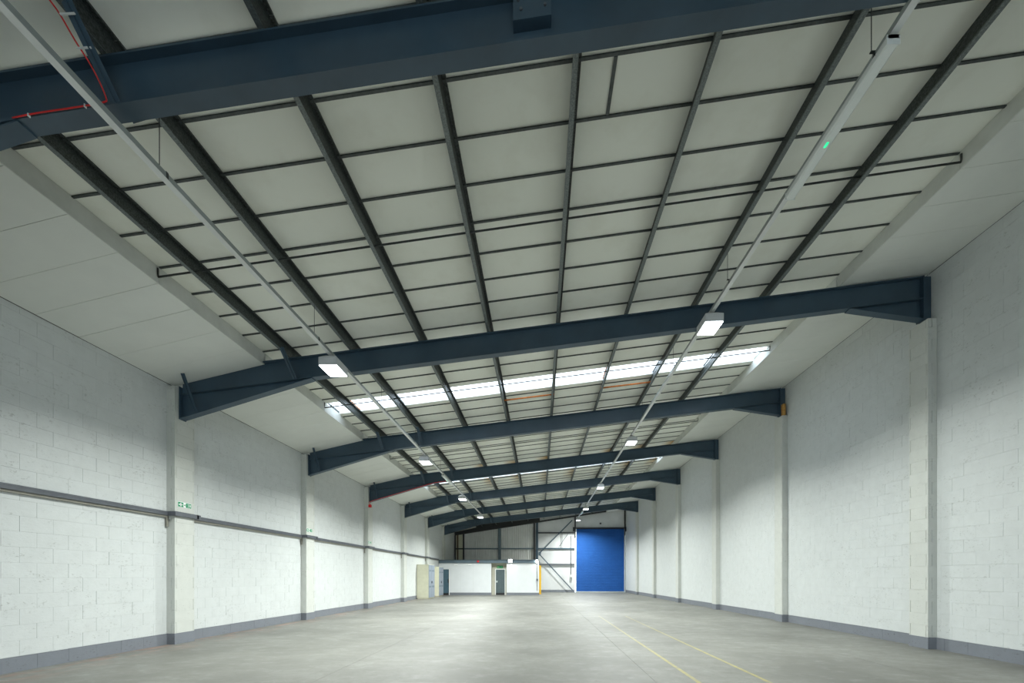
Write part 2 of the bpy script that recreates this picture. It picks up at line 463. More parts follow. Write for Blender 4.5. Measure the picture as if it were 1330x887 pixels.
tag(pst.build('far_lining_panels', 'panel', ceil), kind='stuff')
for r in range(r0, r0 + 80):                       # dark battens under the board joints
    y = BAT0 + r * BATP
    if y < YB + 0.1 or y > YE - 0.1 or any(s0 - 0.02 < y < s1 - 0.3 for s0, s1 in SKY): continue
    MB().slope(FXL + 0.012, FXR - 0.012, y - 0.0145, y + 0.0145, lambda x: zr(x) - 0.018, 0.017).build('batten', 'batten', ceil)
# the short extra batten that splits one near board
MB().slope(0.79, 0.83, BAT0 + 0.02, BAT0 + BATP - 0.02, lambda x: zr(x) - 0.018, 0.017).build('short_batten', 'batten', ceil)['label'] = 'short batten splitting a board next to the front beam'
# Z purlins, one length per bay
PH = 0.235
ysp = [YB] + [FY(k) for k in range(0, 8)] + [YE - 0.02]
for x in PURL:
    for i in range(len(ysp) - 1):
        a, b = ysp[i] + 0.003, ysp[i + 1] - 0.003
        z1 = zr(x) - 0.002; z0 = zt(x) + 0.012
        m = MB()
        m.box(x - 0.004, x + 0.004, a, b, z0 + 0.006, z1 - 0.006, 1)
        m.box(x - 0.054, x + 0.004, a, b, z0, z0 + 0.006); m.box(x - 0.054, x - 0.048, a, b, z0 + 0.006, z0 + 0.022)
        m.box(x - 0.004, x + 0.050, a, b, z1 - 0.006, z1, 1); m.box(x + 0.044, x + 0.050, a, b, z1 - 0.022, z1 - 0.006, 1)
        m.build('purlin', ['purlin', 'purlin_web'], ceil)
# tie rods through the purlins at mid bay, hooked up at both fascias
for k in range(0, 8):
    y = FY(k) + 2.41
    if k == 7: y = FY(7) + 2.2
    zz = lambda x: 6.725 + M_SL * x
    pts = [(FXL + 0.02, y, zz(FXL) + 0.14), (FXL + 0.03, y, zz(FXL))] + [(x, y, zz(x)) for x in (-3, 0, 3)] + [(FXR - 0.03, y, zz(FXR)), (FXR - 0.02, y, zz(FXR) + 0.12)]
    smooth(MB().tube(pts, 0.014, 6).build('tie_rod', 'rod', ceil))
for x0, x1 in ((-1.05, 0.39), (1.82, 3.24)):
    smooth(MB().tube([(x0 - 0.05, 11.93, 6.73 + M_SL * x0), (x1 + 0.02, 11.93, 6.73 + M_SL * x1)], 0.022, 6).build('rusty_tie_rod', 'rust', ceil))['label'] = 'short rusty orange rod beside the rooflight strip'
# rooflights: panes at the outer sheet, white boards down the sides of the well
for s0, s1 in SKY:
    for i in range(len(EX) - 1):
        MB().slope(EX[i] + 0.012, EX[i + 1] - 0.012, s0, s1, lambda x: zr(x) + 0.075, 0.006).build('rooflight_pane', 'pane', ceil)
        MB().slope(EX[i] - 0.012, EX[i] + 0.012, s0, s1, lambda x: zr(x) + 0.03, 0.04).build('glazing_bar', 'rust' if i in (1, 3, 4, 6) else 'batten', ceil)
    for y in (s0 - 0.012, s1):
        MB().slope(FXL, FXR, y, y + 0.012, lambda x: zr(x) + 0.005, 0.255).build('well_board', 'well', ceil)
    MB().slope(FXL + 0.02, FXR - 0.02, s0 + 0.15, s0 + 0.165, lambda x: zr(x) + 0.01, 0.012).build('glazing_wire', 'batten', ceil)
# boxed soffits and fascias at both sides
SOL = lambda x: 5.55 + (x - XL) * (5.985 - 5.55) / (FXL - XL)
SOR = lambda x: 7.325 + (x - FXR) * (7.555 - 7.325) / (XR - FXR)
for k in range(-1, 8):
    a0 = FY(k) + 0.012 if k >= 0 else YB; b0 = min(FY(k + 1) - 0.012, YE)
    n = max(1, round((b0 - a0) / 0.577)); p = (b0 - a0) / n
    for j in range(n):
        y0, y1 = a0 + j * p + 0.003, a0 + (j + 1) * p - 0.003
        dz = random.uniform(-0.002, 0.002)
        MB().slope(XL + 0.01, FXL, y0, y1, lambda x: SOL(x) + dz, 0.02).build('soffit_panel', 'soffit', ceil)
        MB().slope(FXR, XR - 0.01, y0, y1, lambda x: SOR(x) + dz, 0.02).build('soffit_panel', 'soffit', ceil)
    MB().box(XL + 0.001, XL + 0.009, a0, b0, SOL(XL) - 0.004, SOL(XL) + 0.02).build('edge_joint', 'black', ceil)  # black strip painting in the gap's shadow line and dirt
    MB().box(XR - 0.009, XR - 0.001, a0, b0, SOR(XR) - 0.004, SOR(XR) + 0.02).build('edge_joint', 'black', ceil)
    for j in range(2):
        h = (b0 - a0) / 2; y0, y1 = a0 + j * h + 0.002, a0 + (j + 1) * h - 0.002
        MB().box(FXL, FXL + 0.018, y0, y1, SOL(FXL) - 0.003, zr(FXL) - 0.005).build('fascia_board', 'fascia', ceil)
        MB().box(FXR - 0.018, FXR, y0, y1, SOR(FXR) - 0.003, zr(FXR) - 0.005).build('fascia_board', 'fascia', ceil)

# ------------------------------------------------------------------ portal beams
BEAM_LABEL = {
 1: 'nearest dark blue-grey roof beam, running across the top of the room with a red cable clipped on',
 2: 'second dark blue-grey roof beam from the camera, behind the first pair of floodlights',
 3: 'third dark blue-grey roof beam, just beyond the long bright rooflight strip',
 4: 'fourth dark blue-grey roof beam, with a red alarm hanging at its left end',
 5: 'fifth dark blue-grey roof beam, between the rust-stained boards and the far lights',
 6: 'sixth dark blue-grey roof beam, last but one before the far wall',
 7: 'farthest dark blue-grey roof beam, just in front of the office partition top',
}
HJL, HJR = -4.83, 6.27
def strip(m, x0, z0, x1, z1, t, y0, y1):
    m.prism([(x0, z0), (x1, z1), (x1, z1 + t), (x0, z0 + t)], y0, y1)
for k in range(1, 8):
    y = FY(k); x0, x1 = -7.72, 7.70; F = 0.076
    e = empty('roof_beam', (0, y, zb(0)), label=BEAM_LABEL[k], cat='beam', group='roof beams across the hall')
    def part(mb, name, mat='steel'): return fix(mb.build(name, mat, e))
    m = MB(); m.prism([(x0, zb(x0) + 0.017), (x1, zb(x1) + 0.017), (x1, zt(x1) - 0.017), (x0, zt(x0) - 0.017)], y - 0.006, y + 0.006); part(m, 'web')
    m = MB(); strip(m, x0, zt(x0) - 0.018, x1, zt(x1) - 0.018, 0.018, y - F, y + F); part(m, 'top_flange')
    m = MB(); strip(m, x0, zb(x0), x1, zb(x1), 0.018, y - F, y + F); part(m, 'bottom_flange')
    hz = 4.835
    m = MB(); m.prism([(x0, hz + 0.016), (HJL, zb(HJL) - 0.001), (x0, zb(x0) - 0.001)], y - 0.006, y + 0.006)
    strip(m, x0, hz, HJL, zb(HJL) - 0.018, 0.018, y - F, y + F); part(m, 'haunch')
    hz = 6.625
    m = MB(); m.prism([(HJR, zb(HJR) - 0.001), (x1, hz + 0.016), (x1, zb(x1) - 0.001)], y - 0.006, y + 0.006)
    strip(m, HJR, zb(HJR) - 0.018, x1, hz, 0.018, y - F, y + F); part(m, 'haunch')
    part(MB().box(x0 - 0.015, x0, y - 0.085, y + 0.085, 4.82, 5.52), 'end_plate')
    m = MB().box(x1, x1 + 0.015, y - 0.085, y + 0.085, 6.60, 7.49); m.box(x1 + 0.015, XR - 0.006, y - 0.06, y + 0.06, 6.60, 7.48)
    part(m, 'column_head')
    # angle stays from the bottom flange up to the purlins
    for sx, sides in ((-5.30, (-1, 1)), (-3.98, (-1, 1))):
        if k == 2 and sx > -5: continue
        for sd in sides:
            lo = zb(sx) + 0.02 if sx > HJL else zb(sx) + 0.03
            a = Vector((sx + 0.1, y + sd * 0.068, lo)); b = Vector((sx + 0.035, y + sd * 0.42, zt(sx) + 0.03))
            m = MB(); m.bar(a, b, 0.045, 0.006, (1, 0, 0)); m.bar(a + Vector((0.02, 0, 0)), b + Vector((0.02, 0, 0)), 0.006, 0.045, (1, 0, 0))
            m.bar(a + Vector((-0.03, 0, 0)), b + Vector((-0.03, 0, 0)), 0.006, 0.045, (1, 0, 0))
            part(m, 'stay')
    a = Vector((-7.38, y - 0.07, 4.97)); b = Vector((-7.42, y - 0.36, SOL(-7.42) - 0.002))
    m = MB(); m.bar(a, b, 0.06, 0.008, (1, 0, 0)); m.bar(a + Vector((0.03, 0, 0)), b + Vector((0.03, 0, 0)), 0.008, 0.05, (1, 0, 0)); part(m, 'stay')
    if k == 1:                                      # bolted splice bracket near the middle of the front beam
        m = MB(); m.prism([(-0.235, 6.33), (0.10, 6.366), (0.10, 6.68), (-0.235, 6.64)], y - 0.095, y - 0.085)
        m.prism([(-0.235, 6.33), (0.10, 6.366), (0.10, 6.376), (-0.235, 6.34)], y - 0.085, y - 0.007)
        m.prism([(-0.222, 6.245), (0.095, 6.281), (0.095, 6.33), (-0.222, 6.294)], y - 0.03, y - 0.006)
        part(m, 'bracket')
        for bx, bz in ((-0.19, 6.50), (-0.165, 6.42), (0.045, 6.45), (0.045, 6.54)):
            part(MB().tube([(bx, y - 0.107, bz), (bx, y - 0.094, bz)], 0.013, 6), 'bolt', 'wall_trunk')
    if k == 3:
        part(MB().box(7.722, 7.80, y - 0.20, y - 0.09, 6.575, 6.93), 'packer', 'wood')['label'] = 'orange timber packing at the right beam end'

# ------------------------------------------------------------------ cables and alarms
def cable(name, pts, r, mat, label, cat='cable'):
    P = [Vector(p) for p in pts]; P = [P[0]] + P + [P[-1]]; out = []
    for i in range(1, len(P) - 2):
        for j in range(4):
            t = j / 4; a, b, c, d = P[i - 1:i + 3]
            out.append(tuple(0.5 * (2 * b + (c - a) * t + (2 * a - 5 * b + 4 * c - d) * t * t + (3 * b - a - 3 * c + d) * t ** 3)))
    pts = out + [tuple(P[-1])]
    return tag(smooth(MB().tube(pts, r, 6).build(name, mat, None, pts[0])), label, cat)
y1 = FY(1) - 0.088
pts = [(-4.86, y1, zb(-4.86) + 0.004), (-4.6, y1, zb(-4.6) + 0.012), (-4.3, y1, zb(-4.3) + 0.01), (-4.0, y1, zb(-4.0) + 0.014), (-3.96, y1 - 0.005, zb(-4) + 0.06),
       (-3.975, y1 - 0.10, zb(-4) + 0.20), (-4.02, y1 - 0.20, zb(-4) + 0.32), (-4.05, y1 - 0.29, zb(-4) + 0.43), (-4.09, y1 - 0.36, zb(-4) + 0.50), (-4.11, y1 - 0.44, zb(-4) + 0.56)]
rc = cable('red_cable', pts, 0.0065, 'red', 'thin red cable clipped along the nearest beam and up its stay')
for (x, yy, z) in ((-4.70, y1, zb(-4.70) + 0.005), (-4.16, y1, zb(-4.16) + 0.01)):
    MB().box(x - 0.004, x + 0.004, yy - 0.010, yy + 0.010, z - 0.018, z + 0.010).build('cable_tie', 'tie', rc)
for t in (0.25, 0.75):
    yy, z = y1 - 0.11 - 0.25 * t, zb(-4) + 0.22 + 0.25 * t
    MB().box(-4.03, -3.90, yy - 0.010, yy + 0.002, z - 0.004, z + 0.004).build('cable_tie', 'tie', rc)
y4 = FY(4) - 0.088
hl = lambda x: 4.835 + (x + 7.72) * (zb(HJL) - 0.018 - 4.835) / (HJL + 7.72)
cable('red_cable', [(-7.68, y4, 4.715), (-7.68, y4, hl(-7.68))] + [(x, y4, hl(x) + 0.004) for x in (-7, -6, -5, -4.83)] + [(x, y4, zb(x) + 0.004) for x in (-4.5, -4.2)], 0.012, 'red',
      'thin red cable along the lower edge of the fourth beam')
b = MB().box(-7.742, -7.64, y4 - 0.06, y4 + 0.06, 4.585, 4.70); al = b.build('alarm_sounder', 'red', None, (-7.70, y4, 4.585))
tag(al, 'small red alarm box hanging at the left end of the fourth beam', 'alarm')

# ------------------------------------------------------------------ lighting trunkings with floodlights
def trunking(x, z, ya, yb_, rods, label):
    t = empty('lighting_trunking', (x, ya, z), label=label, cat='trunking', group='lighting trunkings hung from the roof')
    m = MB(); m.box(x - 0.034, x - 0.031, ya, yb_, z + 0.003, z + 0.062); m.box(x + 0.031, x + 0.034, ya, yb_, z + 0.003, z + 0.062); m.box(x - 0.031, x + 0.031, ya, yb_, z + 0.059, z + 0.062)
    m.build('channel', 'chan', t)
    MB().box(x - 0.035, x + 0.035, ya, yb_, z, z + 0.003).build('lid', 'galv', t)
    for (ry, rx) in rods:
        zt_ = zt(rx) + 0.012
        m = MB().tube([(rx, ry, z + 0.07), (rx, ry, zt_)], 0.004, 6); smooth(m.build('hanger_rod', 'rod', t))
        m = MB().box(min(rx, x - 0.025) - 0.012, max(rx, x + 0.025) + 0.012, ry - 0.012, ry + 0.012, z + 0.062, z + 0.07); m.box(x - 0.04, x - 0.0345, ry - 0.012, ry + 0.012, z + 0.005, z + 0.062)
        m.box(x + 0.0345, x + 0.04, ry - 0.012, ry + 0.012, z + 0.005, z + 0.062)
        m.build('clamp', 'rod', t)
    return t
TXL, TZL, TXR, TZR = -3.93, 5.60, 3.30, 6.50
trunking(TXL, TZL, -5.5, 27.9, [(y, -3.98) for y in (-0.4, 4.12, 7.05, 10.1, 12.9, 16.2, 19.4, 22.2, 25.4)], 'white lighting trunking hung on rods along the left half of the roof')
trunking(TXR, TZR, -5.5, 36.2, [(y, 3.24) for y in (-0.4, 4.1, 7.15, 10.0, 13.0, 16.2, 19.3, 22.9, 26, 29.0, 32.2)], 'white lighting trunking hung on rods along the right half of the roof')
def floodlight(x, y, ztrunk, label, group):
    h = 0.235; z0 = ztrunk - h
    t = empty('floodlight', (x, y, z0), label=label, cat='light', group=group)
    a, b = 0.17, 0.22
    m = MB()
    m.hexa([(x - a, y - b, z0), (x + a, y - b, z0), (x + a, y + b, z0), (x - a, y + b, z0),
            (x - a, y - b, z0 + 0.15), (x + a, y - b, z0 + 0.15), (x + a, y + b, z0 + 0.15), (x - a, y + b, z0 + 0.15)])
    m.hexa([(x - a, y - b, z0 + 0.15), (x + a, y - b, z0 + 0.15), (x + a, y + b, z0 + 0.15), (x - a, y + b, z0 + 0.15),
            (x - 0.08, y - 0.14, z0 + 0.215), (x + 0.08, y - 0.14, z0 + 0.215), (x + 0.08, y + 0.14, z0 + 0.215), (x - 0.08, y + 0.14, z0 + 0.215)])
    m.build('housing', 'housing', t)
    MB().box(x - 0.05, x + 0.05, y - 0.08, y + 0.08, z0 + 0.215, ztrunk).build('mounting_bracket', 'housing', t)
    MB().box(x - a + 0.008, x + a - 0.008, y - b + 0.008, y + b - 0.008, z0 - 0.012, z0).build('lens', 'lens', t)
    l = area('floodlight_lamp', (x, y, z0 - 0.02), (0, 0, 0), 0.32, 0.42, FLOOD_W * (FLOOD_FAR if y > 10 else 1), (0.955, 1.0, 0.965), 148)
    l.parent = t; l.location = (0, 0, -0.02)
GL, GR = 'floodlights under the left trunking', 'floodlights under the right trunking'
for y, la in ((7.62, 'first lit floodlight in view on the left trunking, in front of the second beam'),
              (13.9, 'lit floodlight on the left trunking beside the third beam'), (20.6, 'lit floodlight on the left trunking in front of the fifth beam'),
              (26.85, 'last lit floodlight at the far end of the left trunking')):
    floodlight(TXL, y, TZL, la, GL)
for y, la in ((8.03, 'first lit floodlight in view on the right trunking, in front of the second beam'),
              (14.85, 'lit floodlight on the right trunking beyond the third beam'), (22.3, 'lit floodlight on the right trunking in front of the fifth beam'),
              (29.3, 'lit floodlight on the right trunking next to the sixth beam'), (35.1, 'last lit floodlight on the right trunking, near the blue door')):
    floodlight(TXR, y, TZR, la, GR)
def batten_light(x, y0, y1, z, label, led):
    t = empty('batten_light', (x, y0, z - 0.085), label=label, cat='light', group='tube lights with a green indicator')
    MB().box(x - 0.05, x + 0.05, y0, y1, z - 0.035, z).build('body', 'galv', t)
    m = MB(); a = 0.058
    m.prism([(x - a + 0.018, z - 0.088), (x + a - 0.018, z - 0.088), (x + a, z - 0.07), (x + a, z - 0.035), (x - a, z - 0.035), (x - a, z - 0.07)], y0 + 0.012, y1 - 0.012)
    fix(m.build('diffuser', 'diffuser', t))
    for yy in (y0, y1 - 0.012): MB().box(x - a - 0.002, x + a + 0.002, yy, yy + 0.012, z - 0.09, z).build('end_cap', 'diffuser', t)
    MB().box(x - 0.018, x + 0.010, led, led + 0.06, z - 0.092, z - 0.088).build('green_indicator', 'led', t)['label'] = 'glowing green indicator'
batten_light(TXR, 3.92, 5.50, TZR - 0.001, 'long unlit tube light with a green indicator under the near right trunking', 4.78)
batten_light(TXL, 16.4, 17.9, TZL - 0.001, 'tube light with a green indicator on the left trunking past the fourth beam', 17.1)
batten_light(TXR, 31.4, 32.9, TZR - 0.001, 'small far tube light with a green indicator on the right trunking', 32.1)

# ------------------------------------------------------------------ trunking on the left wall
tw = empty('wall_trunking', (XL, 2.9, 2.74), label='grey steel trunking running along the left wall at sign height', cat='trunking')
def tr(m, x0, x1, y0, y1, z=2.735, h=0.085): m.box(x0, x1, y0, y1, z, z + h)
prev = 2.9
for i, yk in enumerate([y for y in PILY_L if y < 31.4] + [31.5]):
    end = yk - 0.205 if yk < 31.4 else 31.5
    m = MB(); tr(m, XL + 0.009, XL + 0.07, prev + 0.002, end - 0.002); m.box(XL + 0.005, XL + 0.074, prev + 0.01, end - 0.01, 2.79, 2.797)
    m.build('trunking_length', 'wall_trunk', tw)
    MB().box(XL + 0.009, XL + 0.045, prev + 0.01, end - 0.01, 2.695, 2.735).build('conduit', 'tan', tw)  # tan strip painting in the shadow band below the trunking, no pipe
    if yk < 31.4:
        m = MB(); tr(m, XL + 0.009, PL + 0.064, yk - 0.255, yk - 0.21, 2.733, 0.09); tr(m, PL + 0.005, PL + 0.064, yk - 0.21, yk + 0.29 + 0.10, 2.733, 0.09)
        tr(m, XL + 0.009, PL + 0.064, yk + 0.292, yk + 0.34, 2.733, 0.09)
        m.build('pilaster_bend', 'wall_trunk', tw)
        MB().box(XL + 0.01, XL + 0.05, yk - 0.255, yk - 0.21, 2.50, 2.73).build('drop_box', 'tan', tw)
    prev = yk + 0.34

# ------------------------------------------------------------------ green exit signs on the left pilasters
def sign_on_pilaster(yc, zc, label):
    x = PL + 0.008; w, h = 0.34, 0.115
    s = empty('exit_sign', (x, yc, zc), label=label, cat='sign', group='green exit signs on the left pilasters')
    MB().box(x - 0.006, x, yc - w / 2, yc + w / 2, zc - h / 2, zc + h / 2).build('plate', 'signwhite', s)
    g = MB(); g.box(x, x + 0.002, yc - w / 2 + 0.006, yc - 0.035, zc - h / 2 + 0.008, zc + h / 2 - 0.008)
    g.box(x, x + 0.002, yc + 0.03, yc + w / 2 - 0.006, zc - h / 2 + 0.008, zc + h / 2 - 0.008)
    # dark arrow head between the two fields
    n = len(g.v); g.v += [(x + 0.002, yc - 0.025, zc), (x + 0.002, yc + 0.015, zc + 0.022), (x + 0.002, yc + 0.015, zc - 0.022)]; g.f.append((n, n + 2, n + 1)); g.mi.append(0)
    g.build('green_field', 'green', s)
    p = MB(); yl = yc - w / 2 + 0.006 + (w / 2 - 0.041) / 2
    def q(y0, y1, z0, z1): p.box(x + 0.002, x + 0.0035, y0, y1, z0, z1)
    q(yl - 0.012, yl + 0.012, zc - 0.036, zc + 0.036); q(yl - 0.045, yl + 0.045, zc - 0.013, zc + 0.013); p.build('direction_mark', 'signwhite', s); p = MB()
    yr = yc + 0.03 + (w / 2 - 0.036) / 2
    q(yr - 0.03, yr + 0.052, zc + 0.018, zc + 0.026); q(yr - 0.012, yr + 0.052, zc - 0.004, zc + 0.006); q(yr - 0.03, yr + 0.04, zc - 0.032, zc - 0.024)
    q(yr + 0.044, yr + 0.052, zc - 0.024, zc + 0.018)
    p.build('running_figure', 'signwhite', s)
for k, la in ((2, 'green and white exit sign on the pilaster nearest the camera'), (3, 'green exit sign on the second pilaster of the left wall'),
              (4, 'tiny green exit sign on the third pilaster of the left wall')):
    sign_on_pilaster(FY(k) + (0.06 if k == 2 else 0.0), 2.995, la)

# ------------------------------------------------------------------ far wall
GZ = lambda x: 6.42 + 0.151 * x if x < 8 else 0
fw = MB(); fw.box(-8.15, 3.25, YE + 0.08, YE + 0.2, -0.05, 7.9); fw.box(7.80, 8.15, YE + 0.08, YE + 0.2, -0.05, 7.9); fw.box(3.25, 7.80, YE + 0.08, YE + 0.2, 5.9, 8.0)
fwall = fw.build('wall_far', 'liner'); tag(fwall, 'far wall of grey profiled and white flat sheeting beside the blue door', 'wall', None, 'structure')
# grey profiled sheets, about one metre wide each, with raised ribs
x = -7.0
while x < -0.62:
    x1 = min(x + 0.8, -0.56); m = MB(); m.box(x, x1, YE + 0.05, YE + 0.08, 2.5, zr(x) - 0.25)
    rx = x + 0.03
    while rx < x1 - 0.07:
        m.hexa([(rx, YE + 0.05, 2.5), (rx + 0.02, YE + 0.015, 2.5), (rx + 0.09, YE + 0.015, 2.5), (rx + 0.11, YE + 0.05, 2.5),
                (rx, YE + 0.05, zr(x) - 0.25), (rx + 0.02, YE + 0.015, zr(x) - 0.25), (rx + 0.09, YE + 0.015, zr(x) - 0.25), (rx + 0.11, YE + 0.05, zr(x) - 0.25)]); rx += 0.2
    fix(m.build('profiled_sheet', 'sheet', fwall)); x = x1 + 0.002
m = MB().box(-7.9, -7.1, YE + 0.05, YE + 0.08, 2.5, 5.75); m.build('flat_sheet', 'cream', fwall)
MB().box(-7.70, -7.56, YE + 0.02, YE + 0.05, 2.5, 5.7).build('brown_strip', 'brown', fwall)
MB().slope(-7.9, 0.0, YE - 0.03, YE - 0.01, lambda x: 6.55 + 0.150 * x, 0.55).build('gable_unlit_gap', 'black', fwall)  # black sheet standing in for the unlit void above the rafter
for a, b in ((-0.2, 0.95), (0.955, 2.1), (2.105, 3.22)): MB().box(a, b, YE + 0.05, YE + 0.08, 0.22, zr(a) - 0.02).build('flat_sheet', 'liner', fwall)
for a, b in ((3.26, 4.76), (4.765, 6.26), (6.265, 7.82)): MB().box(a, b, YE + 0.05, YE + 0.08, 5.95, zr(a) - 0.02).build('flat_sheet', 'liner', fwall)
tag(MB().box(-0.15, 3.2, YE + 0.03, YE + 0.05, 0, 0.23).build('baseboard_far', 'grey_band'), 'grey painted base course of the far wall', 'baseboard', None, 'structure')
# steel frame of the far wall
gf = empty('gable_frame', (0, YE - 0.1, 0), label='dark steel posts, rails and diagonal braces of the far wall', cat='frame')
def gp(x, w, z0, z1, mat='black', yo=0.0):
    m = MB(); m.box(x - w / 2, x + w / 2, YE - 0.16 + yo, YE - 0.15 + yo, z0, z1); m.box(x - w / 2, x + w / 2, YE - 0.02 + yo, YE - 0.01 + yo, z0, z1); m.box(x - 0.006, x + 0.006, YE - 0.15 + yo, YE - 0.02 + yo, z0, z1)
    m.build('post', mat, gf)
RZ = lambda x: 6.44 + 0.150 * x
gp(-7.83, 0.10, 2.6, RZ(-7.8), 'black'); gp(-7.06, 0.12, 2.6, RZ(-7.06), 'black'); gp(-3.71, 0.24, 2.6, RZ(-3.7), 'steel2')
gp(-0.51, 0.14, 2.6, RZ(-0.5), 'black'); gp(-0.25, 0.20, 2.45, RZ(-0.25), 'steel'); gp(3.24, 0.10, 5.0, RZ(3.24), 'black')
gp(7.76, 0.08, 5.2, 7.6, 'black')
for z, a, b, mat in ((5.45, -7.83, -7.06, 'black'), (5.47, -0.15, 3.19, 'black'), (4.02, -7.83, -7.12, 'black'), (4.02, -7.0, -3.83, 'steel2'), (4.02, -3.59, -0.58, 'steel2'), (4.02, -0.15, 3.19, 'steel'), (2.57, -0.1, 3.19, 'wall_trunk')):
    m = MB(); m.box(a, b, YE - 0.10, YE - 0.094, z - 0.06, z + 0.06); m.box(a, b, YE - 0.094, YE - 0.01, z + 0.054, z + 0.06); m.build('rail', mat, gf)
m = MB(); strip(m, -7.85, RZ(-7.85), 7.8, RZ(7.8), 0.12, YE - 0.17, YE - 0.02); fix(m.build('rafter', 'black', gf))
for a, b in (((2.96, 6.60), (0.0, 3.62)), ((0.0, 3.45), (3.03, 0.16))):
    MB().bar((a[0], YE - 0.2, a[1]), (b[0], YE - 0.2, b[1]), 0.09, 0.02, (0, 1, 0)).build('diagonal_brace', 'steel', gf)
MB().box(-0.12, 0.10, YE - 0.19, YE - 0.17, 3.38, 3.70).build('gusset_plate', 'steel2', gf)
MB().bar((1.83, YE - 0.14, 4.27), (2.61, YE - 0.14, 5.40), 0.05, 0.01, (0, 1, 0)).build('small_brace', 'wall_trunk', gf)
MB().box(2.03, 2.07, YE - 0.15, YE - 0.12, 4.08, 5.5).build('small_brace', 'wall_trunk', gf)
cc = empty('door_control', (2.86, YE - 0.05, 1.45), label='grey conduit with a control box left of the blue door', cat='control')
smooth(MB().tube([(2.86, YE - 0.13, 1.6), (2.86, YE - 0.13, 5.2)], 0.025, 6).build('conduit', 'wall_trunk', cc))
MB().box(2.77, 2.98, YE - 0.2, YE - 0.05, 1.4, 1.62).build('control_box', 'fascia', cc)

# ------------------------------------------------------------------ blue roller door
rd = empty('door_1', (5.53, YE, 0)); tag(rd, 'tall blue roller shutter door at the far right', 'door', None, 'structure')
NS = 40; z0 = 0.09; ph = (5.80 - z0) / NS
for i in range(NS):
    za, zb_ = z0 + i * ph, z0 + (i + 1) * ph
    m = MB(); a = YE - 0.04
    pr = [(0, za + 0.006), (0.014, za + 0.03), (0.014, zb_ - 0.03), (0, zb_ - 0.004)]
    n = len(m.v)
    for xx in (3.36, 7.70):
        m.v += [(xx, a - d, z) for d, z in pr] + [(xx, a + 0.012, zb_ - 0.0005), (xx, a + 0.012, za + 0.0005), (xx, a + 0.002, za + 0.0005)]
    k = 7
    for j in range(k):
        l = (j + 1) % k; m.f.append((j, l, k + l, k + j)); m.mi.append(0)
    m.f.append(tuple(range(k))); m.f.append(tuple(range(2 * k - 1, k - 1, -1))); m.mi += [0, 0]
    fix(m.build('slat', 'blue', rd))
MB().box(3.34, 7.72, YE - 0.07, YE - 0.02, 0.0, 0.09).build('bottom_rail', 'silver', rd)
MB().box(3.30, 7.76, YE + 0.06, YE + 0.075, 0.0, 5.9).build('backing_sheet', 'blue', rd)
for a, b in ((3.27, 3.36), (7.70, 7.79)):
    MB().box(a, b, YE - 0.11, YE + 0.05, 0, 5.82).build('guide', 'silver', rd)
m = MB().box(3.2, 7.86, YE - 0.18, YE + 0.05, 5.82, 5.93); m.build('headbox', 'black', rd)
for a, b in ((3.02, 3.24), (7.74, 7.865)): MB().box(a, b, YE - 0.22, YE - 0.19, 5.55, 5.97).build('end_plate', 'black', rd)
tag(MB().box(5.49, 5.63, YE - 0.06, YE + 0.05, 6.25, 6.38).build('sensor', 'black'), 'small black sensor on the wall above the blue door', 'sensor')

# ------------------------------------------------------------------ office partition
YP = 31.6
wp = MB()
wp.box(-7.05, -3.78, YP, YP + 0.14, 0, 2.5); wp.box(-2.58, -0.07, YP, YP + 0.14, 0, 2.5); wp.box(-0.21, -0.07, YP + 0.14, YE - 0.21, 0, 2.5)
wp.box(-7.90, -7.05, YP, YP + 0.14, 2.02, 2.5)
par = wp.build('wall_partition', 'white'); tag(par, 'low white office partition across the far left', 'wall', None, 'structure')
m = MB(); m.box(-3.92, -2.44, YP + 0.45, YP + 0.55, 2.06, 2.5); m.box(-3.92, -3.53, YP + 0.45, YP + 0.55, 0, 2.06); m.box(-2.71, -2.44, YP + 0.45, YP + 0.55, 0, 2.06)
m.box(-3.92, -3.785, YP + 0.14, YP + 0.45, 0, 2.5); m.box(-2.575, -2.44, YP + 0.14, YP + 0.45, 0, 2.5); m.build('doorway_lining', 'stone', par)
m = MB().box(-7.9, -0.25, YP + 0.14, YE - 0.22, 2.5, 2.62); m.build('deck', 'stone', par)
for a, b in ((-5.2, -5.19), (-6.2, -6.19)): MB().box(a, b, YP - 0.003, YP, 0.25, 2.49).build('cover_strip', 'joint', par)
m = MB(); m.box(-7.05, -3.78, YP - 0.012, YP, 0, 0.2); m.box(-2.58, -0.06, YP - 0.012, YP, 0, 0.2); m.box(-0.07, -0.058, YP, YE - 0.3, 0, 0.2)
tag(m.build('baseboard_partition', 'grey_band'), 'grey base course of the white partition', 'baseboard', None, 'structure')
m = MB(); m.box(-7.90, -0.22, YP - 0.02, YP + 0.0, 2.5, 2.755); m.box(-7.90, -0.22, YP - 0.10, YP - 0.02, 2.5, 2.515); m.box(-7.90, -0.22, YP - 0.10, YP - 0.02, 2.74, 2.755)
tag(m.build('trim_1', 'steel2'), 'slate blue steel edge beam along the top of the partition', 'beam', None, 'structure')
d2 = empty('door_2', (-3.12, YP + 0.45, 0)); tag(d2, 'dark slate single door under the exit sign in the partition', 'door', None, 'structure')
MB().box(-3.47, -2.77, YP + 0.46, YP + 0.50, 0.16, 2.0).build('leaf', 'teal', d2); MB().box(-3.47, -2.77, YP + 0.455, YP + 0.50, 0.01, 0.16).build('kick_plate', 'black', d2)
m = MB(); m.box(-3.53, -3.47, YP + 0.43, YP + 0.52, 0, 2.06); m.box(-2.77, -2.71, YP + 0.43, YP + 0.52, 0, 2.06); m.box(-3.47, -2.77, YP + 0.43, YP + 0.52, 2.0, 2.06); m.build('door_frame', 'signwhite', d2)
